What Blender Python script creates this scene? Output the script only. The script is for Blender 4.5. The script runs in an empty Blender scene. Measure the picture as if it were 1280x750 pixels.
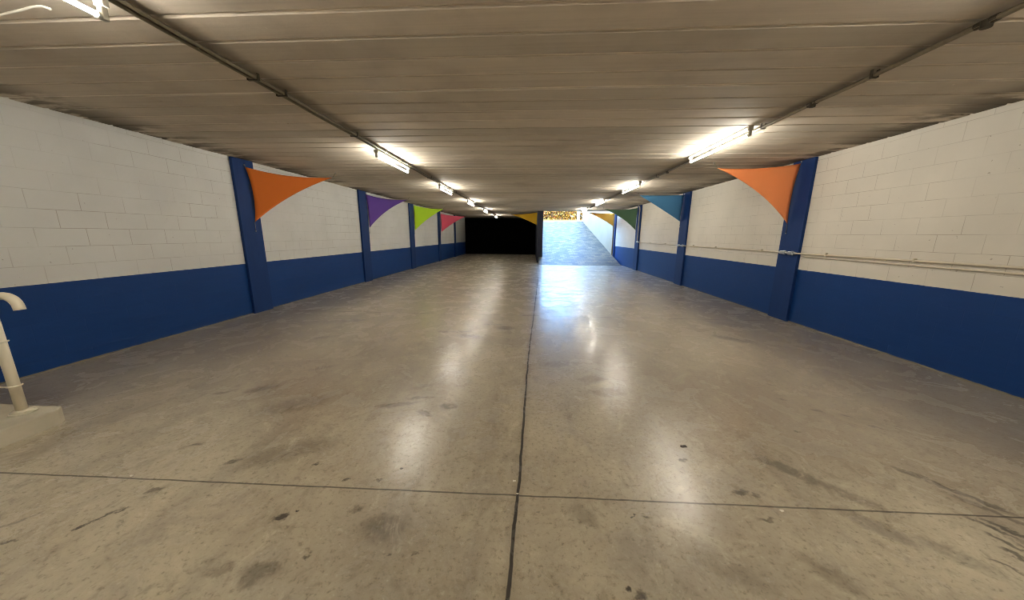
import bpy, bmesh, math, random
from mathutils import Vector, Matrix
random.seed(7)
SC = bpy.context.scene
COL = SC.collection
PI = math.pi

# ------------------------------------------------------------------ measures (metres)
H = 2.70            # ceiling
XL, XR = -5.07, 4.517
BLUE = 0.9085       # top of the blue dado
YB = -4.0           # wall behind the camera
YE = 24.8           # end wall, coloured black for the unlit depth
YR = 17.38          # ceiling edge over the ramp
PX0, PX1 = 0.31, 0.60   # partition between ramp and dark bay
RX = 4.40           # ramp wall on the right
RAMP0, RSL = 15.95, 0.205
def ramp_z(y):
    return max(0.0, (y - RAMP0) * RSL)
RTOP = 28.9

# ------------------------------------------------------------------ helpers
def lin(c):
    def f(v):
        v /= 255.0
        return v / 12.92 if v <= 0.04045 else ((v + 0.055) / 1.055) ** 2.4
    return (f(c[0]), f(c[1]), f(c[2]), 1.0)

def link(name, bm, mat, parent=None, smooth=False):
    me = bpy.data.meshes.new(name)
    bm.normal_update()
    bm.to_mesh(me); bm.free()
    if smooth:
        for p in me.polygons: p.use_smooth = True
    o = bpy.data.objects.new(name, me)
    if mat is not None: me.materials.append(mat)
    COL.objects.link(o)
    if parent is not None: o.parent = parent
    return o

def thing(name, label, cat, loc=(0, 0, 0), group=None, rz=0.0):
    o = bpy.data.objects.new(name, None)
    o.empty_display_size = 0.1
    COL.objects.link(o)
    o.location = loc; o.rotation_euler = (0, 0, rz)
    return tag(o, label, cat, group)

def tag(o, label, cat, group=None):
    o['label'] = label; o['category'] = cat
    if group: o['group'] = group
    return o

def struct(name, bm, mat, smooth=False):
    o = link(name, bm, mat, None, smooth)
    o['kind'] = 'structure'
    return o

def add_box(bm, a, b, bev=0.0, seg=2):
    x0, y0, z0 = a; x1, y1, z1 = b
    m = Matrix.Translation(((x0+x1)/2, (y0+y1)/2, (z0+z1)/2)) @ Matrix.Diagonal((x1-x0, y1-y0, z1-z0, 1))
    r = bmesh.ops.create_cube(bm, size=1.0, matrix=m)
    if bev > 0:
        es = set()
        for v in r['verts']:
            for e in v.link_edges: es.add(e)
        bmesh.ops.bevel(bm, geom=list(es), offset=bev, segments=seg, profile=0.5, affect='EDGES')

def add_tube(bm, pts, r, seg=12, cap=True, taper=None):
    pts = [Vector(p) for p in pts]
    rings = []
    n = len(pts)
    prev = None
    for i, p in enumerate(pts):
        if i == 0: t = pts[1] - pts[0]
        elif i == n-1: t = pts[-1] - pts[-2]
        else: t = (pts[i+1]-pts[i]).normalized() + (pts[i]-pts[i-1]).normalized()
        t.normalize()
        if prev is None:
            ref = Vector((0, 0, 1)) if abs(t.z) < 0.9 else Vector((1, 0, 0))
            u = t.cross(ref).normalized()
        else:
            u = (prev - t*prev.dot(t)).normalized()
        prev = u
        v = t.cross(u)
        rr = r if taper is None else r*taper[i]
        rings.append([bm.verts.new(p + (u*math.cos(2*PI*k/seg) + v*math.sin(2*PI*k/seg))*rr) for k in range(seg)])
    for a, b in zip(rings[:-1], rings[1:]):
        for k in range(seg):
            bm.faces.new((a[k], a[(k+1) % seg], b[(k+1) % seg], b[k]))
    if cap:
        bm.faces.new(list(reversed(rings[0]))); bm.faces.new(rings[-1])
    bmesh.ops.recalc_face_normals(bm, faces=bm.faces[:])

def add_prism_x(bm, prof, x0, x1):
    """profile list of (y,z) extruded along x"""
    a = [bm.verts.new((x0, y, z)) for y, z in prof]
    b = [bm.verts.new((x1, y, z)) for y, z in prof]
    n = len(prof)
    for i in range(n):
        bm.faces.new((a[i], a[(i+1) % n], b[(i+1) % n], b[i]))
    bm.faces.new(a); bm.faces.new(list(reversed(b)))

def box_bm(a, b, bev=0.0):
    bm = bmesh.new(); add_box(bm, a, b, bev); return bm

def tube_bm(pts, r, seg=12, taper=None):
    bm = bmesh.new(); add_tube(bm, pts, r, seg, True, taper); return bm

# ------------------------------------------------------------------ material helper
class NT:
    def __init__(s, name):
        s.m = bpy.data.materials.new(name); s.m.use_nodes = True
        s.t = s.m.node_tree; s.t.nodes.clear()
        s.out = s.n('ShaderNodeOutputMaterial')
        s.b = s.n('ShaderNodeBsdfPrincipled')
        s.l(s.b.outputs[0], s.out.inputs[0])
    def n(s, typ, **kw):
        nd = s.t.nodes.new(typ)
        for k, v in kw.items(): setattr(nd, k, v)
        return nd
    def l(s, a, b): s.t.links.new(a, b)
    def put(s, sock, v):
        if hasattr(v, 'is_output') or isinstance(v, bpy.types.NodeSocket): s.l(v, sock)
        else: sock.default_value = v
    def obj(s):
        if not hasattr(s, '_o'):
            s._o = s.n('ShaderNodeTexCoord').outputs['Object']
        return s._o
    def mapping(s, vec, loc=(0,0,0), rot=(0,0,0), scale=(1,1,1), typ='POINT'):
        m = s.n('ShaderNodeMapping', vector_type=typ)
        s.l(vec, m.inputs['Vector'])
        m.inputs['Location'].default_value = loc; m.inputs['Rotation'].default_value = rot; m.inputs['Scale'].default_value = scale
        return m.outputs[0]
    def noise(s, vec, scale, detail=4, rough=0.55, dist=0.0):
        n = s.n('ShaderNodeTexNoise'); s.l(vec, n.inputs['Vector'])
        n.inputs['Scale'].default_value = scale; n.inputs['Detail'].default_value = detail
        n.inputs['Roughness'].default_value = rough; n.inputs['Distortion'].default_value = dist
        return n.outputs['Fac']
    def rng(s, v, a, b, c=0.0, d=1.0, smooth=True):
        m = s.n('ShaderNodeMapRange', interpolation_type='SMOOTHSTEP' if smooth else 'LINEAR')
        s.put(m.inputs['Value'], v)
        for k, x in zip(('From Min','From Max','To Min','To Max'), (a, b, c, d)): m.inputs[k].default_value = x
        return m.outputs[0]
    def math(s, op, a, b=0.0, c=None):
        m = s.n('ShaderNodeMath', operation=op)
        s.put(m.inputs[0], a); s.put(m.inputs[1], b)
        if c is not None: s.put(m.inputs[2], c)
        return m.outputs[0]
    def mix(s, fac, a, b, blend='MIX'):
        m = s.n('ShaderNodeMix', data_type='RGBA', blend_type=blend)
        s.put(m.inputs['Factor'], fac); s.put(m.inputs['A'] if False else m.inputs[6], a); s.put(m.inputs[7], b)
        return m.outputs[2]
    def sep(s, vec):
        n = s.n('ShaderNodeSeparateXYZ'); s.l(vec, n.inputs[0]); return n.outputs
    def comb(s, x, y, z):
        n = s.n('ShaderNodeCombineXYZ')
        s.put(n.inputs[0], x); s.put(n.inputs[1], y); s.put(n.inputs[2], z); return n.outputs[0]
    def bump(s, h, strength=0.3, dist=0.01, normal=None):
        n = s.n('ShaderNodeBump'); n.inputs['Strength'].default_value = strength; n.inputs['Distance'].default_value = dist
        s.l(h, n.inputs['Height'])
        if normal is not None: s.l(normal, n.inputs['Normal'])
        return n.outputs[0]
    def set(s, color=None, rough=None, metal=None, normal=None, spec=None):
        if color is not None: s.put(s.b.inputs['Base Color'], color)
        if rough is not None: s.put(s.b.inputs['Roughness'], rough)
        if metal is not None: s.put(s.b.inputs['Metallic'], metal)
        if normal is not None: s.l(normal, s.b.inputs['Normal'])
        if spec is not None: s.put(s.b.inputs['Specular IOR Level'], spec)
        return s.m

def plain(name, rgb, rough=0.5, metal=0.0, var=0.08, scale=12.0, spec=0.5):
    t = NT(name)
    f = t.noise(t.obj(), scale, 4)
    c = lin(rgb)
    d = tuple(v*(1-var) for v in c[:3]) + (1,); e = tuple(min(1, v*(1+var)) for v in c[:3]) + (1,)
    return t.set(t.mix(f, d, e), rough, metal, spec=spec)

# ------------------------------------------------------------------ materials
def block_wall(name, white, blue, yphase, zsplit=BLUE):
    t = NT(name); o = t.obj(); x, y, z = t.sep(o)
    vec = t.comb(t.math('ADD', y, -yphase), t.math('ADD', z, -BLUE + 0.193*10), 0.0)
    # slightly wavy hand-laid joints
    wob = t.n('ShaderNodeTexNoise'); t.l(o, wob.inputs['Vector']); wob.inputs['Scale'].default_value = 2.2
    va = t.n('ShaderNodeVectorMath', operation='MULTIPLY_ADD')
    t.l(wob.outputs['Color'], va.inputs[0]); va.inputs[1].default_value = (0.012, 0.012, 0); t.l(vec, va.inputs[2])
    bk = t.n('ShaderNodeTexBrick'); t.l(va.outputs[0], bk.inputs['Vector'])
    bk.offset = 0.5; bk.offset_frequency = 2; bk.squash = 1.0
    for k, v in (('Scale', 1.0), ('Mortar Size', 0.0035), ('Mortar Smooth', 0.35), ('Bias', 0.0), ('Brick Width', 0.398), ('Row Height', 0.193)):
        bk.inputs[k].default_value = v
    bk.inputs['Color1'].default_value = (1, 1, 1, 1); bk.inputs['Color2'].default_value = (0.93, 0.93, 0.93, 1)
    mort = bk.outputs['Fac']
    patch = t.rng(t.noise(o, 1.1, 3, 0.6), 0.42, 0.62)
    vis = t.math('MULTIPLY', mort, t.math('MULTIPLY_ADD', patch, 0.75, 0.14))
    grime = t.noise(o, 0.8, 5, 0.6)
    w = lin(white); w2 = tuple(v*0.90 for v in w[:3]) + (1,)
    wcol = t.mix(t.rng(grime, 0.35, 0.7), w, w2)
    wcol = t.mix(1.0, wcol, bk.outputs['Color'], 'MULTIPLY') if False else wcol
    wcol = t.mix(t.math('MULTIPLY', vis, 0.60), wcol, lin((128, 116, 98)))
    specks = t.rng(t.noise(o, 26, 2, 0.5), 0.735, 0.76)
    wcol = t.mix(t.math('MULTIPLY', specks, 0.45), wcol, lin((110, 100, 85)))
    b = lin(blue); b2 = tuple(v*0.80 for v in b[:3]) + (1,)
    streak = t.noise(t.mapping(o, scale=(1, 1, 6)), 3.5, 5, 0.65)
    bcol = t.mix(streak, b2, b)
    bcol = t.mix(t.math('MULTIPLY', vis, 0.22), bcol, lin((8, 22, 52)))
    scuff = t.rng(t.noise(t.mapping(o, scale=(1, 0.6, 2.5)), 5, 6, 0.7), 0.68, 0.78)
    bcol = t.mix(t.math('MULTIPLY', scuff, 0.25), bcol, lin((40, 80, 130)))
    # a thin unpainted strip where the wall meets the floor
    edge = t.math('ADD', z, t.math('MULTIPLY', t.math('ADD', t.noise(o, 9, 3), -0.5), 0.02))
    bcol = t.mix(t.rng(edge, 0.010, 0.018, 1, 0), bcol, lin((128, 118, 98)))
    zz = t.math('ADD', z, t.math('MULTIPLY', t.math('ADD', t.noise(o, 14, 2), -0.5), 0.006))
    col = t.mix(t.rng(zz, zsplit - 0.001, zsplit + 0.001), bcol, wcol)
    hgt = t.math('ADD', t.math('MULTIPLY', mort, -1.0), t.math('MULTIPLY', t.noise(o, 60, 3), 0.25))
    return t.set(col, t.rng(zz, zsplit-0.001, zsplit+0.001, 0.58, 0.62), normal=t.bump(hgt, 0.35, 0.004), spec=0.25)

M = {}
M['wall_l'] = block_wall('painted_block_left', (206, 204, 199), (8, 54, 114), 2.851)
M['wall_r'] = block_wall('painted_block_right', (210, 203, 190), (8, 54, 114), 4.520)
M['wall_ramp'] = block_wall('painted_block_ramp', (176, 154, 126), (15, 54, 112), 18.2, -5.0)

def pilaster_mat():
    t = NT('blue_pilaster_paint'); o = t.obj()
    f = t.noise(t.mapping(o, scale=(2, 2, 0.6)), 4, 5, 0.6)
    c = t.mix(f, lin((13, 40, 88)), lin((18, 52, 106)))
    sc = t.rng(t.noise(t.mapping(o, scale=(3, 3, 1)), 7, 5, 0.7), 0.66, 0.74)
    c = t.mix(t.math('MULTIPLY', sc, 0.3), c, lin((44, 84, 140)))
    return t.set(c, 0.62, normal=t.bump(t.noise(o, 40, 3), 0.15, 0.004), spec=0.22)
M['pilaster'] = pilaster_mat()

def ceiling_mat():
    t = NT('ceiling_concrete'); o = t.obj(); x, y, z = t.sep(o)
    g = t.n('ShaderNodeNewGeometry')
    c = t.mix(g.outputs['Random Per Island'], lin((186, 176, 160)), lin((212, 199, 182)))
    st = t.noise(t.mapping(o, scale=(0.35, 14, 1)), 2.0, 6, 0.65)
    c = t.mix(t.rng(st, 0.42, 0.75, 0, 0.20), c, lin((143, 130, 116)))
    big = t.noise(o, 0.9, 5, 0.6)
    c = t.mix(t.rng(big, 0.45, 0.75, 0, 0.5), c, lin((153, 140, 124)))
    c = t.mix(t.rng(z, H+.004, H+.012, 0, 1.0), c, lin((237, 228, 214)))  # groove bevels painted paler, standing in for their lamp-lit lips
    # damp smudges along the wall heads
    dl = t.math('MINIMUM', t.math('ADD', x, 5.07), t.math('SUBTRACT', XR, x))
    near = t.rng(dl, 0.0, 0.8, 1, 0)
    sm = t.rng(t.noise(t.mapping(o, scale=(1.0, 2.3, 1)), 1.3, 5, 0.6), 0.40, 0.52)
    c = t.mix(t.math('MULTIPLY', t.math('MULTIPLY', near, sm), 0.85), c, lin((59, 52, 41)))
    # darker band beside the two pipe runs
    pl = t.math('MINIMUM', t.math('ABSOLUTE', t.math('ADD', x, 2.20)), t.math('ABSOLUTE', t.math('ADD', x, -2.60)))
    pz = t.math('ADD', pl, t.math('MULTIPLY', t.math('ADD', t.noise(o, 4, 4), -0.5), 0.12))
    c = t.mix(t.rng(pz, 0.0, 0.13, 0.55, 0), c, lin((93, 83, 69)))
    fl = t.rng(t.noise(o, 9, 4, 0.7), 0.70, 0.76)
    c = t.mix(t.math('MULTIPLY', fl, 0.5), c, lin((233, 224, 207)))
    dk = t.rng(t.noise(t.mapping(o, loc=(3, 7, 1), scale=(1, 2.2, 1)), 5, 4, 0.7), 0.70, 0.76)
    c = t.mix(t.math('MULTIPLY', dk, 0.6), c, lin((104, 93, 79)))
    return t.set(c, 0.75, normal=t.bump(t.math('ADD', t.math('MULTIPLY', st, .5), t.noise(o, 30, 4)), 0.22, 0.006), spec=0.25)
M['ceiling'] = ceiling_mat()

# marks on the slab: x, y, half sizes, turn, strength
STAINS = [(-2.19,1.27,.05,.012,.9,.8),(-2.22,1.22,.06,.011,.9,.8),(-2.14,1.31,.03,.01,.9,.7),(-2.12,1.45,.035,.02,.4,.5),
 (-1.27,1.32,.04,.022,.3,.85),(-1.22,1.37,.018,.012,.2,.9),(-.70,1.31,.14,.085,.1,.42),(-1.15,1.06,.10,.05,.2,.42),(-1.32,1.06,.06,.03,.6,.3),
 (-.69,2.48,.085,.06,.1,.62),(-.85,2.36,.09,.035,-.4,.5),(-1.14,2.47,.20,.035,.3,.55),(-.98,2.60,.13,.03,.2,.5),(-1.05,2.80,.16,.05,.6,.3),
 (-.38,4.86,.18,.13,-.2,.6),(-.60,5.05,.22,.05,.05,.45),(-.88,4.42,.22,.10,-.2,.5),(-1.05,4.62,.20,.06,.1,.45),(-1.3,4.58,.1,.05,0,.4),
 (1.66,1.86,.19,.055,-.75,.48),(1.82,1.70,.20,.05,-.7,.36),(1.79,1.47,.18,.06,-.8,.36),(1.98,1.35,.14,.05,-.7,.3),
 (2.46,1.80,.20,.030,-.95,.62),(2.52,1.72,.18,.028,-.95,.62),(2.40,1.86,.14,.022,-.9,.55),(2.52,1.60,.16,.03,-.9,.5),
 (2.37,1.51,.12,.020,-1.0,.75),(2.44,1.49,.12,.018,-1.0,.75),(2.33,1.41,.08,.016,-1,.7),(2.41,1.38,.08,.016,-1,.7),(2.28,1.36,.05,.014,-1,.7),(2.16,1.30,.05,.012,-1,.65),(2.22,1.22,.05,.02,-1,.6),
 (1.02,1.91,.028,.018,.2,.8),(1.23,1.67,.055,.022,.2,.6),(1.31,1.65,.03,.016,.1,.55),(1.26,1.48,.05,.016,0,.55),
 (.35,3.48,.22,.10,.2,.32),(.66,3.10,.16,.10,.4,.30),(.75,2.83,.22,.10,.2,.34),(1.34,1.21,.12,.06,-.8,.3),(.47,1.07,.03,.02,.3,.8),(.43,1.10,.015,.012,0,.9),
 (-2.51,2.67,.16,.06,.6,.5),(-2.81,2.57,.10,.04,.5,.45),(-2.29,3.16,.16,.05,.6,.35),(-2.0,2.4,.3,.14,.5,.28),(-.1,1.87,.1,.05,.3,.2),(-1.09,1.60,.022,.014,.2,.8),(-.88,1.62,.02,.012,.2,.8),(-.78,1.72,.015,.012,.2,.8),
 (-1.6,1.82,.3,.12,.5,.35),(-1.35,1.72,.022,.014,.3,.8),(-1.9,1.7,.06,.02,.6,.6),(-2.3,1.85,.05,.02,.5,.5),(2.62,2.55,.05,.02,-.6,.6),(2.45,2.62,.05,.02,-.6,.55),(2.7,2.4,.05,.022,-.6,.55),(2.3,2.8,.04,.016,-.5,.5),(2.05,2.3,.03,.014,-.4,.6),
 (2.4,3.12,.05,.02,-.4,.4),(2.9,4.6,.3,.12,-.6,.35),(3.3,5.4,.35,.12,-.7,.35),(.9,5.0,.3,.06,-.2,.3),(-1.0,1.15,.02,.013,.4,.7),(-.62,1.17,.015,.01,.3,.8),(-.5,1.17,.018,.01,.3,.6),(-.9,1.41,.03,.02,.6,.5),
 (.62,1.45,.03,.01,-.2,.5),(.56,1.46,.012,.01,-.2,.7),(.9,1.22,.18,.08,-.7,.25),(.3,1.45,.10,.06,-.8,.28),(-2.6,1.2,.12,.018,.9,.45),(-2.45,1.12,.05,.012,.3,.6),(-3.0,5.1,.25,.08,.3,.4),(-2.9,4.2,.2,.06,.4,.35)]

def floor_mat():
    t = NT('worn_concrete'); o = t.obj(); x, y, z = t.sep(o)
    n1 = t.noise(o, 0.55, 6, 0.62, 0.4); n2 = t.noise(o, 2.6, 7, 0.68, 0.6); n3 = t.noise(o, 14, 6, 0.7); n4 = t.noise(o, 70, 3, 0.6)
    c = t.mix(t.rng(n1, 0.35, 0.68), lin((158, 146, 126)), lin((190, 179, 155)))
    c = t.mix(t.rng(n2, 0.44, 0.70, 0, 0.55), c, lin((129, 117, 100)))
    c = t.mix(t.rng(n2, 0.28, 0.42, 0.40, 0), c, lin((208, 199, 176)))
    c = t.mix(t.rng(n3, 0.54, 0.72, 0, 0.45), c, lin((110, 99, 84)))
    c = t.mix(t.rng(n3, 0.30, 0.42, 0.30, 0), c, lin((217, 208, 185)))
    c = t.mix(t.rng(n4, 0.55, 0.80, 0, 0.22), c, lin((103, 92, 77)))
    n5 = t.noise(t.mapping(o, loc=(4, 9, 0), scale=(1, .75, 1)), 6.5, 8, 0.74, 0.8)
    c = t.mix(t.rng(n5, 0.52, 0.66, 0, 0.42), c, lin((120, 109, 90)))
    c = t.mix(t.rng(n5, 0.30, 0.42, 0.35, 0), c, lin((211, 202, 180)))
    n6 = t.noise(o, 38, 5, 0.75)
    c = t.mix(t.rng(n6, 0.53, 0.66, 0, 0.60), c, lin((106, 97, 77)))
    c = t.mix(t.rng(n6, 0.30, 0.42, 0.45, 0), c, lin((204, 197, 179)))
    # tyre-darkened streaks running down the hall
    tr = t.noise(t.mapping(o, scale=(2.4, 0.22, 1)), 1.4, 5, 0.6)
    c = t.mix(t.rng(tr, 0.50, 0.72, 0, 0.38), c, lin((126, 115, 101)))
    # lamp shadow cut-off painted as a darker margin along the right-hand wall
    xm = t.math('ADD', x, t.math('MULTIPLY', t.math('ADD', n1, -0.5), 1.2))
    c = t.mix(t.rng(xm, 2.95, 3.45, 0, 0.55), c, lin((121, 112, 98)))
    c = t.mix(t.rng(xm, -3.3, -4.2, 0, 0.40), c, lin((130, 121, 107)))
    # small black drips
    dr = t.rng(t.noise(t.mapping(o, loc=(11, 5, 0)), 6.0, 3, 0.6), 0.735, 0.755)
    c = t.mix(t.math('MULTIPLY', dr, 0.5), c, lin((70, 62, 49)))
    # individual stains
    wn = t.n('ShaderNodeTexNoise'); t.l(o, wn.inputs['Vector']); wn.inputs['Scale'].default_value = 11; wn.inputs['Detail'].default_value = 5; wn.inputs['Roughness'].default_value = 0.65
    wa = t.n('ShaderNodeVectorMath', operation='MULTIPLY_ADD'); t.l(wn.outputs['Color'], wa.inputs[0])
    wa.inputs[1].default_value = (0.14, 0.14, 0); t.l(o, wa.inputs[2])
    wb = t.n('ShaderNodeVectorMath', operation='ADD'); t.l(wa.outputs[0], wb.inputs[0]); wb.inputs[1].default_value = (-0.07, -0.07, 0)
    acc = None
    for (sx, sy, a, b, rot, st) in STAINS:
        src = wb.outputs[0]
        if acc is not None:      # keeps the evaluation in order, one mark after another
            ch = t.n('ShaderNodeVectorMath', operation='MULTIPLY_ADD'); t.l(acc, ch.inputs[0]); ch.inputs[1].default_value = (1e-7, 1e-7, 1e-7); t.l(src, ch.inputs[2]); src = ch.outputs[0]
        mp = t.mapping(src, loc=(sx, sy, 0), rot=(0, 0, rot), scale=(a, b, 1), typ='TEXTURE')
        ln = t.n('ShaderNodeVectorMath', operation='LENGTH'); t.l(mp, ln.inputs[0])
        v = t.rng(ln.outputs['Value'], 0.45, 1.25, st, 0)
        acc = v if acc is None else t.math('MAXIMUM', acc, v)
    acc = t.math('MULTIPLY', acc, t.rng(n5, 0.34, 0.52, 0.50, 1.25)); acc = t.math('MULTIPLY', acc, t.rng(n3, 0.30, 0.5, 0.6, 1.0))
    c = t.mix(acc, c, lin((61, 52, 41)))
    # saw-cut joints: one wandering along the hall, others across it
    fc = t.n('ShaderNodeFloatCurve'); t.l(t.math('DIVIDE', y, 16.0), fc.inputs['Value'])
    cv = fc.mapping.curves[0]
    P = [(-4, -0.20), (1.02, -.07), (1.56, -.05), (1.97, -.04), (3.57, -.01), (5.48, .06), (8.0, .15), (12.86, .31), (16, .36)]
    cv.points[0].location = (0.0, (-.10+1)/2); cv.points[1].location = (1.0, (.36+1)/2)
    for py, pxx in P[1:-1]: cv.points.new(py/16.0, (pxx+1)/2)
    fc.mapping.update()
    jx = t.math('MULTIPLY_ADD', fc.outputs[0], 2.0, -1.0)
    jw = t.math('MULTIPLY', t.math('ADD', t.noise(o, 5, 3), -0.5), 0.02)
    d = t.math('ABSOLUTE', t.math('ADD', t.math('SUBTRACT', x, jx), jw))
    j = t.rng(d, 0.006, 0.011, 1, 0)
    soil = t.rng(d, 0.0, 0.06, 0.28, 0)
    for yy, wd, stg, sl, lo in ((1.555, .0042, .75, .012, -9), (5.70, .009, .55, 0.0, -9), (10.2, .012, .3, 0, -9), (13.35, .022, .9, 0, .36), (-2.6, .006, .8, 0, -9)):
        dd = t.math('ABSOLUTE', t.math('ADD', t.math('SUBTRACT', y, t.math('MULTIPLY_ADD', x, sl, yy)), t.math('MULTIPLY', jw, 0.6)))
        q = t.rng(dd, wd*0.8, wd*1.7, stg, 0)
        if lo > -5: q = t.math('MULTIPLY', q, t.rng(x, lo, lo+.05))
        j = t.math('MAXIMUM', j, q)
    c = t.mix(soil, c, lin((92, 82, 69)))
    c = t.mix(j, c, lin((42, 36, 28)))
    rough = t.math('ADD', t.rng(n2, 0.30, 0.70, 0.25, 0.40), t.math('MULTIPLY', n3, 0.10))
    rough = t.math('ADD', rough, t.math('MULTIPLY', j, 0.3))
    hgt = t.math('ADD', t.math('MULTIPLY', j, -1.5), t.math('MULTIPLY', t.math('ADD', n3, n4), 0.10))
    t.b.inputs['Coat Weight'].default_value = 0.65; t.b.inputs['Coat IOR'].default_value = 1.5
    t.l(t.math('ADD', t.rng(n2, 0.30, 0.72, 0.14, 0.31), t.math('MULTIPLY', n3, 0.06)), t.b.inputs['Coat Roughness'])
    return t.set(c, rough, normal=t.bump(hgt, 0.14, 0.006), spec=0.5)
M['floor'] = floor_mat()

def paving():
    t = NT('ramp_block_paving'); o = t.obj(); x, y, z = t.sep(o)
    bk = t.n('ShaderNodeTexBrick'); t.l(t.comb(x, y, 0.0), bk.inputs['Vector'])
    for k, v in (('Scale', 1.0), ('Mortar Size', 0.012), ('Mortar Smooth', 0.3), ('Brick Width', 0.26), ('Row Height', 0.24)): bk.inputs[k].default_value = v
    bk.inputs['Color1'].default_value = lin((124, 102, 74)); bk.inputs['Color2'].default_value = lin((30, 24, 17)); bk.inputs['Mortar'].default_value = lin((15, 12, 9))
    n = t.noise(o, 5, 6, 0.7)
    c = t.mix(t.rng(n, 0.35, 0.7, 0.0, 0.3), bk.outputs['Color'], lin((80, 66, 48)))
    c = t.mix(t.rng(t.noise(o, 1.2, 4), 0.45, 0.7, 0, 0.45), c, lin((38, 31, 23)))
    return t.set(c, 0.5, normal=t.bump(t.math('ADD', t.math('MULTIPLY', bk.outputs['Fac'], -1), n), 0.6, 0.02), spec=0.4)
M['paving'] = paving()

M['navy'] = plain('dark_navy_paint', (15, 22, 44), 0.5, var=0.2, scale=3)
M['unlit_end'] = plain('unlit_depth_black', (6, 6, 7), 0.95, var=0.2, scale=1.5, spec=0.05)  # near-black colour stands in for the unlit depth of the bay
M['back_wall'] = plain('back_wall_paint', (196, 190, 178), 0.6)
M['conduit'] = plain('weathered_galvanised_pipe', (128, 118, 98), 0.5, 0.35, 0.35, 30)
M['clip'] = plain('dark_pipe_clip', (70, 62, 48), 0.6, 0.4, 0.3, 40)
M['wall_pipe'] = plain('cream_painted_pipe', (200, 188, 166), 0.5, 0, 0.15, 18)
M['zinc'] = plain('bright_zinc_fitting', (188, 190, 192), 0.32, 0.85, 0.2, 60)
M['lamp_grey'] = plain('grey_white_lamp_enamel', (168, 164, 152), 0.45, 0, 0.06, 8)
M['white_enamel'] = plain('white_enamel', (222, 217, 204), 0.35, 0, 0.06, 8)
M['rail'] = plain('cream_white_gloss_paint', (222, 212, 188), 0.35, 0, 0.10, 9)
M['kerb'] = plain('grey_kerb_concrete', (182, 174, 154), 0.8, 0, 0.18, 7)
M['kerb_slab'] = M['kerb']
M['cord'] = plain('grey_rope', (112, 108, 100), 0.7, 0, 0.1, 50)
M['leaf_litter'] = plain('dry_brown_leaf', (52, 38, 22), 0.7, 0, 0.3, 60)
M['chip'] = plain('white_paint_chip', (224, 220, 208), 0.6, 0, 0.05, 60)
M['pale_render'] = plain('pale_sunlit_render', (112, 94, 52), 0.8, 0, 0.08, 3)
M['street'] = plain('street_concrete', (160, 154, 140), 0.8, 0, 0.1, 2)
M['bark'] = plain('bark', (92, 74, 52), 0.85, 0, 0.3, 14)

def tube_mat():
    t = NT('lit_fluorescent_tube')
    e = t.n('ShaderNodeEmission'); e.inputs['Color'].default_value = (0.985, 0.945, 0.835, 1); e.inputs['Strength'].default_value = TUBE
    t.l(e.outputs[0], t.out.inputs[0]); t.t.nodes.remove(t.b)
    return t.m
TUBE = 112.0
M['tube'] = tube_mat()

def sail_mat(name, rgb):
    t = NT(name); o = t.obj()
    w = t.n('ShaderNodeTexWave'); t.l(o, w.inputs['Vector']); w.inputs['Scale'].default_value = 90; w.inputs['Distortion'].default_value = 0.5
    c = lin(rgb); d = tuple(v*0.93 for v in c[:3]) + (1,)
    col = t.mix(t.noise(o, 2.5, 3), d, c)
    t.set(col, 0.75, normal=t.bump(w.outputs['Fac'], 0.08, 0.002), spec=0.2)
    tr = t.n('ShaderNodeBsdfTranslucent'); t.l(col, tr.inputs['Color'])
    mx = t.n('ShaderNodeMixShader'); mx.inputs[0].default_value = 0.22
    t.l(t.b.outputs[0], mx.inputs[1]); t.l(tr.outputs[0], mx.inputs[2]); t.l(mx.outputs[0], t.out.inputs[0])
    return t.m

def leaf_mat():
    t = NT('yellow_flowering_leaves'); g = t.n('ShaderNodeNewGeometry')
    r = t.n('ShaderNodeValToRGB'); t.l(g.outputs['Random Per Island'], r.inputs[0])
    cr = r.color_ramp; cr.interpolation = 'CONSTANT'
    stops = [(0, (136, 98, 14)), (.2, (164, 124, 30)), (.4, (172, 140, 66)), (.55, (50, 36, 12)), (.68, (158, 98, 62)), (.8, (56, 46, 12)), (.9, (186, 158, 100))]
    cr.elements[0].position = 0; cr.elements[0].color = lin(stops[0][1]); cr.elements[1].position = stops[1][0]; cr.elements[1].color = lin(stops[1][1])
    for p, c in stops[2:]:
        e = cr.elements.new(p); e.color = lin(c)
    t.set(r.outputs[0], 0.6)
    tr = t.n('ShaderNodeBsdfTranslucent'); t.l(r.outputs[0], tr.inputs['Color'])
    mx = t.n('ShaderNodeMixShader'); mx.inputs[0].default_value = 0.35
    t.l(t.b.outputs[0], mx.inputs[1]); t.l(tr.outputs[0], mx.inputs[2]); t.l(mx.outputs[0], t.out.inputs[0])
    return t.m
M['leaf'] = leaf_mat()

# ------------------------------------------------------------------ the shell
bm = bmesh.new(); add_box(bm, (XL-0.2, YB-0.2, -0.3), (XR+0.2, YE+0.2, 0.0)); struct('floor', bm, M['floor'])
bm = bmesh.new(); add_box(bm, (XL-0.2, YB, -0.05), (XL, YE, H+0.1)); struct('wall_left', bm, M['wall_l'])
bm = bmesh.new(); add_box(bm, (XR, YB, -0.05), (XR+0.2, 18.05, H+0.1)); struct('wall_right', bm, M['wall_r'])
bm = bmesh.new(); add_box(bm, (XL-0.2, YB-0.2, -0.05), (XR+0.2, YB, H+0.1)); struct('wall_back', bm, M['back_wall'])
bm = bmesh.new(); add_box(bm, (XL-0.2, YE, -0.05), (PX1, YE+0.2, H+0.1)); struct('wall_end', bm, M['unlit_end'])
bm = bmesh.new(); add_box(bm, (RX, 18.05, -0.05), (RX+0.32, 29.2, 8.5)); struct('wall_ramp', bm, M['wall_ramp'])  # real wall, its unseen upper part raised to block the sun
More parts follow.
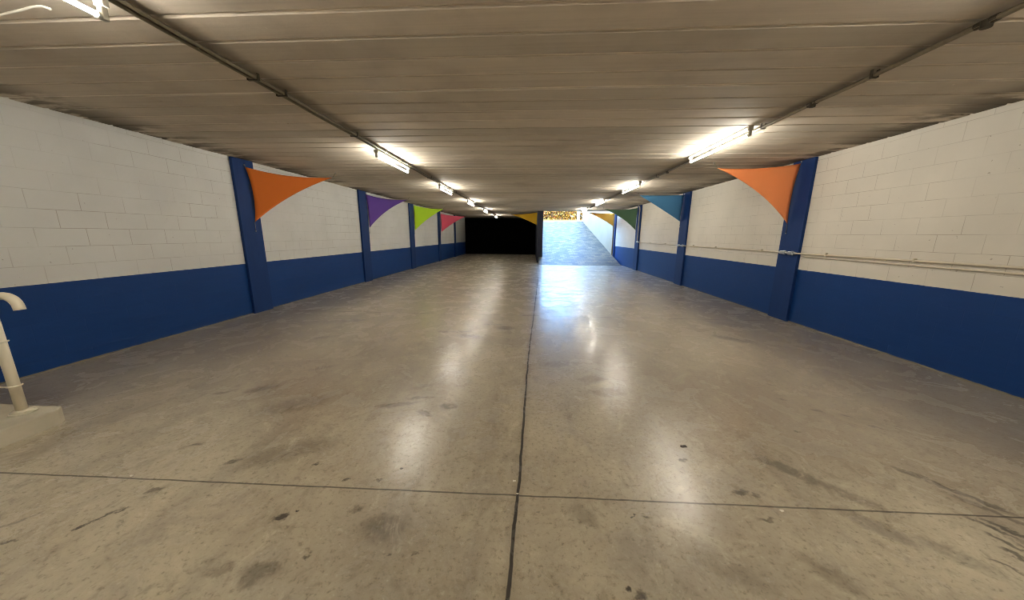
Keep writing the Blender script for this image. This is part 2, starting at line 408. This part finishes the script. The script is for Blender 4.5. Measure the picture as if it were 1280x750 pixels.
bm = bmesh.new(); add_box(bm, (RX, 8.0, H+0.30), (RX+0.32, 18.05, 8.5)); struct('wall_sun_blocker', bm, M['wall_ramp'])  # unseen wall added above the roof to keep sun off the ramp
# ceiling of precast planks with chamfered edges
bm = bmesh.new()
K0 = 2.065; PW = 0.2615
k = math.floor((YB-0.2-K0)/PW)
while True:
    y0 = K0 + k*PW; y1 = y0 + PW; k += 1
    if y0 > YE: break
    x1 = XR+0.2
    if y1 > YR:
        if y0 < YR - 0.02: pass
        x1 = XR+0.2 if y0 < YR - 0.12 else PX1
    dz = random.uniform(-0.003, 0.003)
    ch = 0.019; dp = 0.024
    prof = [(y0, H+dp), (y0+ch, H+dz), (y1-ch, H+dz), (y1, H+dp), (y1, H+0.28), (y0, H+0.28)]
    add_prism_x(bm, prof, XL-0.2, x1)
bmesh.ops.recalc_face_normals(bm, faces=bm.faces[:])
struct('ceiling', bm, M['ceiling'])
# partition between ramp and dark bay
bm = bmesh.new(); add_box(bm, (PX0, YR, -0.05), (PX1, 28.9, H+0.3), 0.006, 1); struct('wall_partition', bm, M['navy'])
# ramp wedge
bm = bmesh.new()
prof = [(RAMP0, 0.0), (RTOP, ramp_z(RTOP)), (RTOP+0.3, ramp_z(RTOP)), (RTOP+0.3, -0.05), (RAMP0, -0.05)]
add_prism_x(bm, prof, PX1, RX+0.02)
prof = [(RAMP0, 0.0), (YR, ramp_z(YR)), (YR, -0.05), (RAMP0, -0.05)]
add_prism_x(bm, prof, PX0+0.09, PX1)
bmesh.ops.recalc_face_normals(bm, faces=bm.faces[:])
struct('floor_ramp', bm, M['paving'])
bm = bmesh.new(); add_box(bm, (-25, RTOP+0.3, 2.3), (30, 60, ramp_z(RTOP))); struct('floor_street', bm, M['street'])

# ------------------------------------------------------------------ blue pilasters
PP = 0.05
LP = [(5.41, 5.83, 'blue column on left wall carrying the orange sail, nearest of the left row'),
      (9.42, 9.86, 'blue column on left wall carrying the purple sail'),
      (13.33, 13.80, 'blue column on left wall carrying the lime green sail'),
      (17.46, 17.86, 'blue column on left wall carrying the pink sail'),
      (21.15, 21.50, 'farthest blue column on left wall, bare, beside the black end')]
RP = [(5.69, 6.13, 'blue column on right wall carrying the orange sail, nearest of the right row'),
      (9.75, 10.22, 'blue column on right wall carrying the light blue sail'),
      (13.89, 14.37, 'blue column on right wall carrying the dark green sail and a vertical pipe'),
      (17.80, 18.046, 'farthest blue column on right wall, at the foot of the ramp')]
for rows, x0, x1 in ((LP, XL+.0015, XL+PP), (RP, XR-PP, XR-.0015)):
    for a, b, lb in rows:
        bm = bmesh.new(); add_box(bm, (x0, a, 0), (x1, b, H-0.004), 0.004, 1)
        tag(link('column', bm, M['pilaster']), lb, 'column', 'blue columns along the side walls')['kind'] = 'thing'

# ------------------------------------------------------------------ sails
def sail(label, rgb, A, B, T, kAT, kBT, kAB, hook=None):
    A, B, T = Vector(A), Vector(B), Vector(T)
    base = A.copy()
    root = thing('shade_sail', label, 'shade sail', base, 'triangular coloured sails along the walls')
    cen = (A+B+T)/3
    def ctrl(p, q, kk): 
        m = (p+q)/2
        return m + (cen-m)*kk*2.0
    cAT, cBT, cAB = ctrl(A, T, kAT), ctrl(B, T, kBT), ctrl(A, B, kAB)
    n = 20
    nrm = (B-A).cross(T-A).normalized()
    bm = bmesh.new(); grid = {}
    for i in range(n+1):
        for j in range(n+1-i):
            u, v = i/n, j/n; w = 1-u-v
            p = A*u*u + B*v*v + T*w*w + cAT*2*u*w + cBT*2*v*w + cAB*2*u*v
            p = p + nrm*(0.10*u*v*w*3)
            grid[i, j] = bm.verts.new(p - base)
    for i in range(n):
        for j in range(n-i):
            bm.faces.new((grid[i, j], grid[i+1, j], grid[i, j+1]))
            if j < n-i-1: bm.faces.new((grid[i+1, j], grid[i+1, j+1], grid[i, j+1]))
    bmesh.ops.recalc_face_normals(bm, faces=bm.faces[:])
    bmesh.ops.solidify(bm, geom=bm.faces[:], thickness=0.003)
    link('fabric', bm, sail_mat('sail_'+label.split()[0]+str(len(bpy.data.materials)), rgb), root, True)
    # corner rings and short cords to their hooks
    sx = -1 if A.x < 0 else 1
    wallx = (XL+PP+.013) if sx < 0 else (XR-PP-.013)
    ends = []
    for p, q in ((A, Vector((wallx, A.y, min(A.z+0.03, H-0.02)))), (B, Vector((wallx, B.y+0.0, B.z-0.16))), (T, Vector((T.x-sx*0.05, T.y+0.03, H-0.006)))):
        cd = tube_bm([p-base, (p*0.5+q*0.5)-base+Vector((0, 0, 0.004)), q-base], 0.004, 6)
        link('cord', cd, M['cord'], root, True)
        hk = bmesh.new()
        bmesh.ops.create_uvsphere(hk, u_segments=10, v_segments=6, radius=0.012, matrix=Matrix.Translation(q-base))
        add_tube(hk, [q-base+Vector((0, 0, -0.012)), q-base+Vector((0, 0, 0.005))], 0.007, 8)
        link('hook', hk, M['zinc'], root, True)
    return root

LX = XL+PP+0.02; RXX = XR-PP-0.015
sail('orange shade sail tied to the nearest left column', (214, 114, 44), (LX, 5.63, 2.575), (LX, 5.67, 1.64), (-4.19, 6.86, 2.60), .22, .29, .10)
sail('purple shade sail tied to a left column behind the orange one', (108, 76, 164), (LX, 9.78, 2.62), (LX, 9.86, 1.63), (-4.21, 11.1, 2.60), .20, .38, .05)
sail('lime green shade sail tied to a left column', (196, 236, 56), (LX, 13.80, 2.655), (LX, 13.78, 1.61), (-4.10, 15.15, 2.60), .14, .22, .03)
sail('pink shade sail on the left wall near the dark end', (250, 108, 134), (LX, 17.90, 2.56), (LX, 17.95, 1.59), (-4.09, 20.4, 2.58), .14, .22, .05)
sail('orange shade sail tied to the nearest right column', (255, 164, 102), (RXX, 5.94, 2.645), (RXX, 6.01, 1.67), (3.17, 6.05, 2.60), .12, .36, .08)
sail('light blue shade sail tied to a right column', (96, 160, 208), (RXX, 10.08, 2.63), (RXX, 10.18, 1.88), (3.11, 9.9, 2.60), .03, .05, .05)
sail('dark green shade sail tied to a right column above a vertical pipe', (98, 132, 104), (RXX, 14.25, 2.60), (RXX, 14.32, 1.68), (3.14, 14.7, 2.60), .20, .34, .05)
sail('yellow shade sail at the right-hand side of the ramp entrance', (242, 188, 84), (RXX-.05, 17.95, 2.62), (RXX-.05, 17.93, 1.93), (2.86, 17.0, 2.60), .08, .20, .02)
def mirrored_partition_sail():
    root_x = PX0-0.02
    return (root_x, 17.55, 2.62), (root_x, 17.55, 1.97), (-1.15, 18.6, 2.58)
A, B, T = mirrored_partition_sail()
_wl = (XL, XR)
def sail_partition():
    r = sail('mustard yellow shade sail on the dark partition left of the ramp', (214, 172, 44), A, B, T, .08, .20, .02)
    for o in [c for c in r.children if c.name.startswith(('cord', 'hook'))]:
        bpy.data.objects.remove(o)
    base = Vector(A)
    for p, q in ((Vector(A), Vector((PX0, 17.56, 2.65))), (Vector(B), Vector((PX0, 17.55, 1.95))), (Vector(T), Vector((-1.2, 18.63, H-0.006)))):
        link('cord', tube_bm([p-base, (p+q)/2-base, q-base], 0.004, 6), M['cord'], r, True)
        hk = bmesh.new(); bmesh.ops.create_uvsphere(hk, u_segments=10, v_segments=6, radius=0.012, matrix=Matrix.Translation(q-base))
        link('hook', hk, M['zinc'], r, True)
sail_partition()

# ------------------------------------------------------------------ tube lights
def tube_light(label, x, y0, length, group, drop=0.0):
    root = thing('ceiling_tube_light', label, 'ceiling light', (x, y0, H-drop), group)
    L = length
    bm = bmesh.new()
    prof = [(-.030, 0), (.030, 0), (.030, -.018), (.018, -.030), (-.018, -.030), (-.030, -.018)]
    a = [bm.verts.new((px, 0.02, pz)) for px, pz in prof]; b = [bm.verts.new((px, L-0.02, pz)) for px, pz in prof]
    for i in range(6): bm.faces.new((a[i], a[(i+1) % 6], b[(i+1) % 6], b[i]))
    bm.faces.new(a); bm.faces.new(list(reversed(b)))
    bmesh.ops.recalc_face_normals(bm, faces=bm.faces[:])
    link('housing', bm, M['lamp_grey'], root)
    zt = -0.098
    if drop > 0:
        for yy in (0.22, L-0.22):
            bm = bmesh.new()
            for sx in (-.044, .070): add_box(bm, (sx-.003, yy-.012, -.003), (sx+.003, yy+.012, drop-.001), .001, 1)
            add_box(bm, (-.047, yy-.012, -.0035), (.073, yy+.012, -.0005), .001, 1)
            link('hanger', bm, M['lamp_grey'], root)
    link('tube', tube_bm([(0, 0.035, zt), (0, L-0.035, zt)], 0.012, 12), M['tube'], root, True)
    for yy, s in ((0.0, 1), (L, -1)):
        bm = bmesh.new()
        lo, hi = sorted((yy, yy+s*0.03))
        add_box(bm, (-.028, lo, -.05), (.028, hi, -.001), .004, 2)
        add_box(bm, (-.015, lo, -.112), (.015, hi, -.045), .005, 2)
        add_tube(bm, [(0, yy+s*0.028, zt), (0, yy+s*0.046, zt)], .017, 14)
        link('lamp_holder', bm, M['lamp_grey'], root)
    return root
LXT = -2.275; RXT = 2.505
names_l = [('tube light at the top left corner of the picture, nearest on the left run', .575),
           ('long fluorescent tube light above the left orange sail', 4.84),
           ('fluorescent tube light on the left run, next beyond the one by the orange sail', 8.10),
           ('fluorescent tube light on the left run, third counting back from the dark end', 11.65),
           ('fluorescent tube light on the left run, next to last before the dark end', 15.5),
           ('farthest fluorescent tube light on the left run, against the black end', 20.2)]
for lb, y in names_l: tube_light(lb, LXT, y, 1.26, 'fluorescent tubes on the left pipe run', .050)
names_r = [('long fluorescent tube light beside the right orange sail', 4.16),
           ('fluorescent tube light on the right run above the light blue sail', 8.0),
           ('fluorescent tube light on the right run above the dark green sail', 11.75),
           ('farthest fluorescent tube light on the right run, by the ramp opening', 15.2),
           ('fluorescent tube light on the right run, just above the picture', .40)]
for lb, y in names_r: tube_light(lb, RXT, y, 1.46, 'fluorescent tubes on the right pipe run')
tube_light('fluorescent tube light behind the viewer on the left run', LXT, -3.2, 1.46, 'fluorescent tubes on the left pipe run', .050)
tube_light('fluorescent tube light behind the viewer on the right run', RXT, -3.2, 1.46, 'fluorescent tubes on the right pipe run')

# ------------------------------------------------------------------ ceiling pipe runs
def pipe_run(label, xs, y0, y1, r, clips, boxes):
    root = thing('ceiling_conduit', label, 'conduit', (xs[0], y0, H))
    for xx in xs:
        pts = []
        n = 60
        for i in range(n+1):
            y = (y1-y0)*i/n
            pts.append((xx-xs[0]+0.004*math.sin(i*1.7), y, -0.020-r-0.002*math.sin(i*2.3)))
        link('pipe', tube_bm(pts, r, 10), M['conduit'], root, True)
    for yc in clips:
        bm = bmesh.new()
        a = min(xs)-xs[0]-r-.009; b = max(xs)-xs[0]+r+.009
        add_box(bm, (a, yc-y0-.012, -0.020-2*r-.006), (b, yc-y0+.012, -0.020-2*r-.001), .001, 1)
        add_box(bm, (a, yc-y0-.012, -0.020-2*r-.005), (a+.004, yc-y0+.012, 0), .001, 1)
        add_box(bm, (b-.006, yc-y0-.012, -0.020-2*r-.005), (b, yc-y0+.012, 0), .001, 1)
        link('clip', bm, M['clip'], root)
    for yc in boxes:
        bm = bmesh.new()
        c = (min(xs)+max(xs))/2-xs[0]
        bmesh.ops.create_cone(bm, cap_ends=True, segments=20, radius1=.024, radius2=.026, depth=.04, matrix=Matrix.Translation((c, yc-y0, -0.045)))
        for s in (-1, 1): add_tube(bm, [(c, yc-y0+s*.015, -.034), (c, yc-y0+s*.05, -.034)], r*1.2, 12)
        link('junction_box', bm, M['clip'], root)
    return root
pipe_run('twin grey pipe run along the ceiling on the left, carrying the left tube lights', (-2.285, -2.235), YB+.02, 22.5, .0125,
         [-2.5, -.5, 1.3, 2.75, 3.05, 4.25, 5.7, 7.3, 9.7, 11.2, 13.3, 15.0, 17.4, 19.5, 21.9], [])
pipe_run('single grey pipe run along the ceiling on the right, carrying the right tube lights', (2.595,), YB+.02, 17.2, .016,
         [-2.5, -.5, 1.2, 2.9, 4.1, 5.8, 7.2, 9.6, 11.3, 13.4, 14.9, 16.9], [2.28, 3.45, 6.7])

# white cable drop at the top-left corner
bm = tube_bm([(-5.05, 2.02, 2.60), (-4.2, 1.96, 2.585), (-3.4, 1.92, 2.602), (-3.0, 1.885, 2.618), (-2.78, 1.855, 2.624), (-2.70, 1.843, 2.628), (-2.64, 1.838, 2.626), (-2.60, 1.842, 2.614)], .006, 10)
tag(link('ceiling_cable', bm, M['white_enamel'], None, True), 'white cable with a hooked end near the ceiling, top left corner', 'cable')

# ------------------------------------------------------------------ wall pipe on the right
root = thing('wall_conduit', 'cream pipe run along the right wall above the blue paint', 'conduit', (XR, YB, 0))
def W(x, y, z): return (x-XR, y-YB, z)
pz = 1.175
cols = [(5.69, 6.13), (9.75, 10.22), (13.89, 14.37)]
pts = [W(XR-.022, YB+.02, pz+.02)]
y = -3.0
segs = []
pts.append(W(XR-.022, 0.0, pz+.015)); pts.append(W(XR-.022, 3.0, pz+.01))
for a, b in cols[:2]:
    pts += [W(XR-.022, a-.10, pz), W(XR-.030, a-.06, pz), W(XR-PP-.020, a-.015, pz), W(XR-PP-.022, a+.03, pz),
            W(XR-PP-.022, b-.03, pz+.005), W(XR-PP-.020, b+.015, pz+.005), W(XR-.030, b+.06, pz+.005), W(XR-.022, b+.10, pz+.005)]
pts += [W(XR-.022, 13.60, pz+.01), W(XR-.03, 13.80, pz+.01), W(XR-PP-.02, 13.87, pz+.012), W(XR-PP-.022, 13.95, pz+.02)]
link('pipe', tube_bm(pts, .013, 10), M['wall_pipe'], root, True)
link('pipe', tube_bm([W(XR-.014, YB+.02, pz-.045), W(XR-.014, 0, pz-.05), W(XR-.014, 3, pz-.05), W(XR-.014, 5.62, pz-.045)], .010, 10), M['wall_pipe'], root, True)
# riser on the green sail's pilaster
link('riser', tube_bm([W(XR-PP-.022, 13.95, pz+.02), W(XR-PP-.022, 13.97, pz+.10), W(XR-PP-.022, 13.97, 2.50), W(XR-PP-.03, 13.97, 2.60), W(XR-PP-.10, 13.97, H-.015)], .017, 10), M['wall_pipe'], root, True)
for yc, zc in ((5.80, pz), (5.98, pz+.004), (9.85, pz), (10.1, pz+.004), (13.95, pz+.03)):
    bm = bmesh.new()
    add_box(bm, W(XR-PP-.050, yc-.055, zc-.028), W(XR-PP-.001, yc+.055, zc+.028), .008, 2)
    for s in (-1, 1): add_tube(bm, [W(XR-PP-.022, yc+s*.05, zc), W(XR-PP-.022, yc+s*.095, zc)], .019, 12)
    for s in (-1, 1): add_box(bm, W(XR-PP-.012, yc-.02+s*.0, zc+s*.028-.008), W(XR-PP-.0005, yc+.02, zc+s*.028+.008), .002, 1)
    link('coupling', bm, M['zinc'], root)
for yc in (2.2, 4.05, 5.2, 6.6, 8.2, 9.3, 11.2, 12.6):
    bm = bmesh.new()
    add_box(bm, W(XR-.040, yc-.010, pz-.018), W(XR-.035, yc+.010, pz+.020), .001, 1)
    add_box(bm, W(XR-.040, yc-.010, pz+.016), W(XR-.0005, yc+.010, pz+.036), .004, 1)
    link('clip', bm, M['wall_pipe'], root)

# ------------------------------------------------------------------ kerb and handrail
bm = bmesh.new()
KX, KY, KW, KH = -3.57, 2.06, 0.34, 0.12
P2 = [(KX, -1.2), (KX, KY-.05), (KX-.05, KY), (XL, KY), (XL, KY-KW), (KX-KW, KY-KW), (KX-KW, -1.2)]
lo = [bm.verts.new((a, b, 0)) for a, b in P2]; hi = [bm.verts.new((a, b, KH)) for a, b in P2]
n = len(P2)
for i in range(n): bm.faces.new((lo[i], lo[(i+1) % n], hi[(i+1) % n], hi[i]))
bm.faces.new(hi); bm.faces.new(list(reversed(lo)))
bmesh.ops.recalc_face_normals(bm, faces=bm.faces[:])
top = [e for e in bm.edges if all(abs(v.co.z-KH) < 1e-4 for v in e.verts)]
bmesh.ops.bevel(bm, geom=top, offset=.012, segments=3, profile=.5, affect='EDGES')
tag(link('concrete_kerb', bm, M['kerb']), 'low grey concrete kerb on the floor under the white handrail', 'kerb')

hx, hy = -3.765, 1.955
root = thing('handrail', 'white tubular handrail post standing on the grey kerb at left', 'handrail', (hx, hy, KH))
def R(x, y, z): return (x-hx, y-hy, z-KH)
link('post', tube_bm([R(hx, hy, KH+.004), R(hx, hy, 0.985)], .028, 20), M['rail'], root, True)
bm = bmesh.new()
bmesh.ops.create_cone(bm, cap_ends=True, segments=28, radius1=.066, radius2=.060, depth=.010, matrix=Matrix.Translation((0, 0, .005)))
bmesh.ops.create_cone(bm, cap_ends=True, segments=28, radius1=.058, radius2=.030, depth=.016, matrix=Matrix.Translation((0, 0, .018)))
link('base_flange', bm, M['rail'], root, True)
pts = [R(XL+.01, hy, 1.005), R(-4.6, hy, 1.005), R(-4.0, hy, 1.005), R(-3.72, hy, 1.005)]
cx, cz, rr = -3.625, 0.925, .08
for i in range(9):
    a = PI/2 - i/8*PI*0.48
    pts.append(R(cx+rr*math.cos(a)*1.15, hy, cz+rr*math.sin(a)))
pts.append(R(cx+rr*1.15+.002, hy, cz-.015))
link('rail', tube_bm(pts, .027, 18), M['rail'], root, True)
for zz, sag in ((.672, .012), (.335, .0)):
    pts = [R(XL+.01, hy+.03, zz+.01), R(-4.5, hy+.03, zz-sag), R(-4.0, hy-.01, zz-sag*.5), R(hx-.035, hy-.032, zz)]
    for i in range(8):
        a = -PI*0.72 + i/7*PI*1.1
        pts.append(R(hx+.033*math.cos(a), hy+.033*math.sin(a), zz))
    link('tie_wire', tube_bm(pts, .0055, 8), M['rail'], root, True)

# ------------------------------------------------------------------ litter
def chip(label, name, x, y, r, h, mat, cat, seed):
    rnd = random.Random(seed); bm = bmesh.new(); n = 11
    lo, hi = [], []
    for i in range(n):
        a = 2*PI*i/n; rr = r*rnd.uniform(.55, 1.1)
        q = (x+rr*math.cos(a)*1.25, y+rr*math.sin(a)*.8)
        lo.append(bm.verts.new((q[0], q[1], 0.0005 + h*.4*abs(math.cos(a))))); hi.append(bm.verts.new((q[0]*.94+x*.06, q[1]*.94+y*.06, h*.5+h*.8*abs(math.cos(a)))))
    for i in range(n): bm.faces.new((lo[i], lo[(i+1) % n], hi[(i+1) % n], hi[i]))
    bm.faces.new(hi); bm.faces.new(list(reversed(lo)))
    bmesh.ops.recalc_face_normals(bm, faces=bm.faces[:])
    tag(link(name, bm, mat), label, cat)
chip('dark dry leaf lying on the floor right of the centre joint', 'dry_leaf', 1.09, 2.06, .022, .006, M['leaf_litter'], 'leaf', 1)
chip('tiny white paint chip where the two floor joints cross', 'paint_chip', -.052, 1.565, .006, .004, M['chip'], 'paint chip', 2)
chip('small white paint chip just left of the centre joint', 'paint_chip', -.075, 1.66, .011, .004, M['chip'], 'paint chip', 3)
chip('white paint chip on the cross joint at far left of the floor', 'paint_chip', -2.38, 1.545, .010, .005, M['chip'], 'paint chip', 4)
chip('small white paint chip in the right foreground below the cross joint', 'paint_chip', 1.37, 1.545, .010, .004, M['chip'], 'paint chip', 5)

# ------------------------------------------------------------------ outside, at the head of the ramp
bm = bmesh.new(); add_box(bm, (-8, 32.0, ramp_z(RTOP)), (8.0, 32.25, 2.93), .01, 1)
tag(link('garden_wall', bm, M['pale_render']), 'pale sunlit low wall across the street at the head of the ramp', 'wall')
root = thing('flowering_hedge', 'yellow flowering hedge behind the pale wall at the head of the ramp', 'hedge', (1.5, 33.2, ramp_z(RTOP)))
bm = bmesh.new(); rnd = random.Random(3)
for i in range(12000):
    px_, py_, pz_ = rnd.uniform(-5, 5), rnd.gauss(0, .35), rnd.uniform(.15, 1.45)
    py_ = max(-.78, min(.8, py_))
    s = rnd.uniform(.07, .14)
    rot = Matrix.Rotation(rnd.uniform(0, 2*PI), 3, 'Z') @ Matrix.Rotation(rnd.uniform(-1.2, 1.2), 3, 'X') @ Matrix.Rotation(rnd.uniform(0, PI), 3, 'Y')
    vs = [bm.verts.new(Vector((px_, py_, pz_)) + rot @ Vector(v)*s) for v in ((-1, 0, 0), (-.3, .45, .1), (.5, .4, .1), (1, 0, 0), (.5, -.4, .1), (-.3, -.45, .1))]
    bm.faces.new(vs)
link('foliage', bm, M['leaf'], root)
bm = bmesh.new()
for i in range(14):
    bx = -4.6+i*.7
    add_tube(bm, [(bx, 0, 0), (bx+rnd.uniform(-.1, .1), rnd.uniform(-.1, .1), .7), (bx+rnd.uniform(-.3, .3), rnd.uniform(-.3, .3), 1.0), (bx+rnd.uniform(-.5, .5), rnd.uniform(-.3, .3), 1.4)], .035, 8, True, [1, .8, .5, .2])
link('branches', bm, M['bark'], root, True)
bm = bmesh.new(); add_box(bm, (3.98, 29.25, ramp_z(RTOP)), (4.22, 29.45, 5.2), .01, 1)
bm2 = bm
tag(link('gate_post', bm2, M['white_enamel']), 'pale gate post standing at the head of the ramp beside the white wall', 'post')

# ------------------------------------------------------------------ daylight
w = bpy.data.worlds.new('sky'); SC.world = w; w.use_nodes = True
nt = w.node_tree; nt.nodes.clear()
wo = nt.nodes.new('ShaderNodeOutputWorld'); bg = nt.nodes.new('ShaderNodeBackground')
bg.inputs[0].default_value = (0.29, 0.55, 1.0, 1); bg.inputs[1].default_value = 8.5
nt.links.new(bg.outputs[0], wo.inputs[0])
sd = bpy.data.lights.new('sun', 'SUN'); sd.energy = 27.0; sd.angle = 0.02; sd.color = (1.0, 0.86, 0.60)
so = bpy.data.objects.new('sun', sd); COL.objects.link(so)
dirv = Vector((0.75, -0.42, 0.55)).normalized()
so.rotation_euler = dirv.to_track_quat('Z', 'Y').to_euler()
so.location = (20, 10, 20)

# ------------------------------------------------------------------ camera
f, p, yw, r = 400.0, 0.2, 0.058, 0.0075
fw = Vector((-math.sin(yw)*math.cos(p), math.cos(yw)*math.cos(p), -math.sin(p)))
rt = Vector((math.cos(yw), math.sin(yw), 0)); up = rt.cross(fw)
c, s = math.cos(r), math.sin(r)
rt2 = rt*c + up*s; up2 = up*c - rt*s
cd = bpy.data.cameras.new('camera'); cam = bpy.data.objects.new('camera', cd); COL.objects.link(cam)
cd.sensor_fit = 'HORIZONTAL'; cd.sensor_width = 36.0; cd.lens = 36.0*f/1280.0; cd.clip_start = 0.03; cd.clip_end = 300
m = Matrix((rt2, up2, -fw)).transposed().to_4x4(); m.translation = (0, 0, 1.4431)
cam.matrix_world = m
SC.camera = cam

vs = SC.view_settings
vs.view_transform = 'Standard'; vs.look = 'None'; vs.gamma = 1.0; vs.exposure = 0.88; vs.use_curve_mapping = False
SC.cycles.use_denoising = True; SC.cycles.filter_width = 1.0
SC.cycles.max_bounces = 10; SC.cycles.diffuse_bounces = 6; SC.cycles.glossy_bounces = 4
SC.cycles.sample_clamp_indirect = 8.0
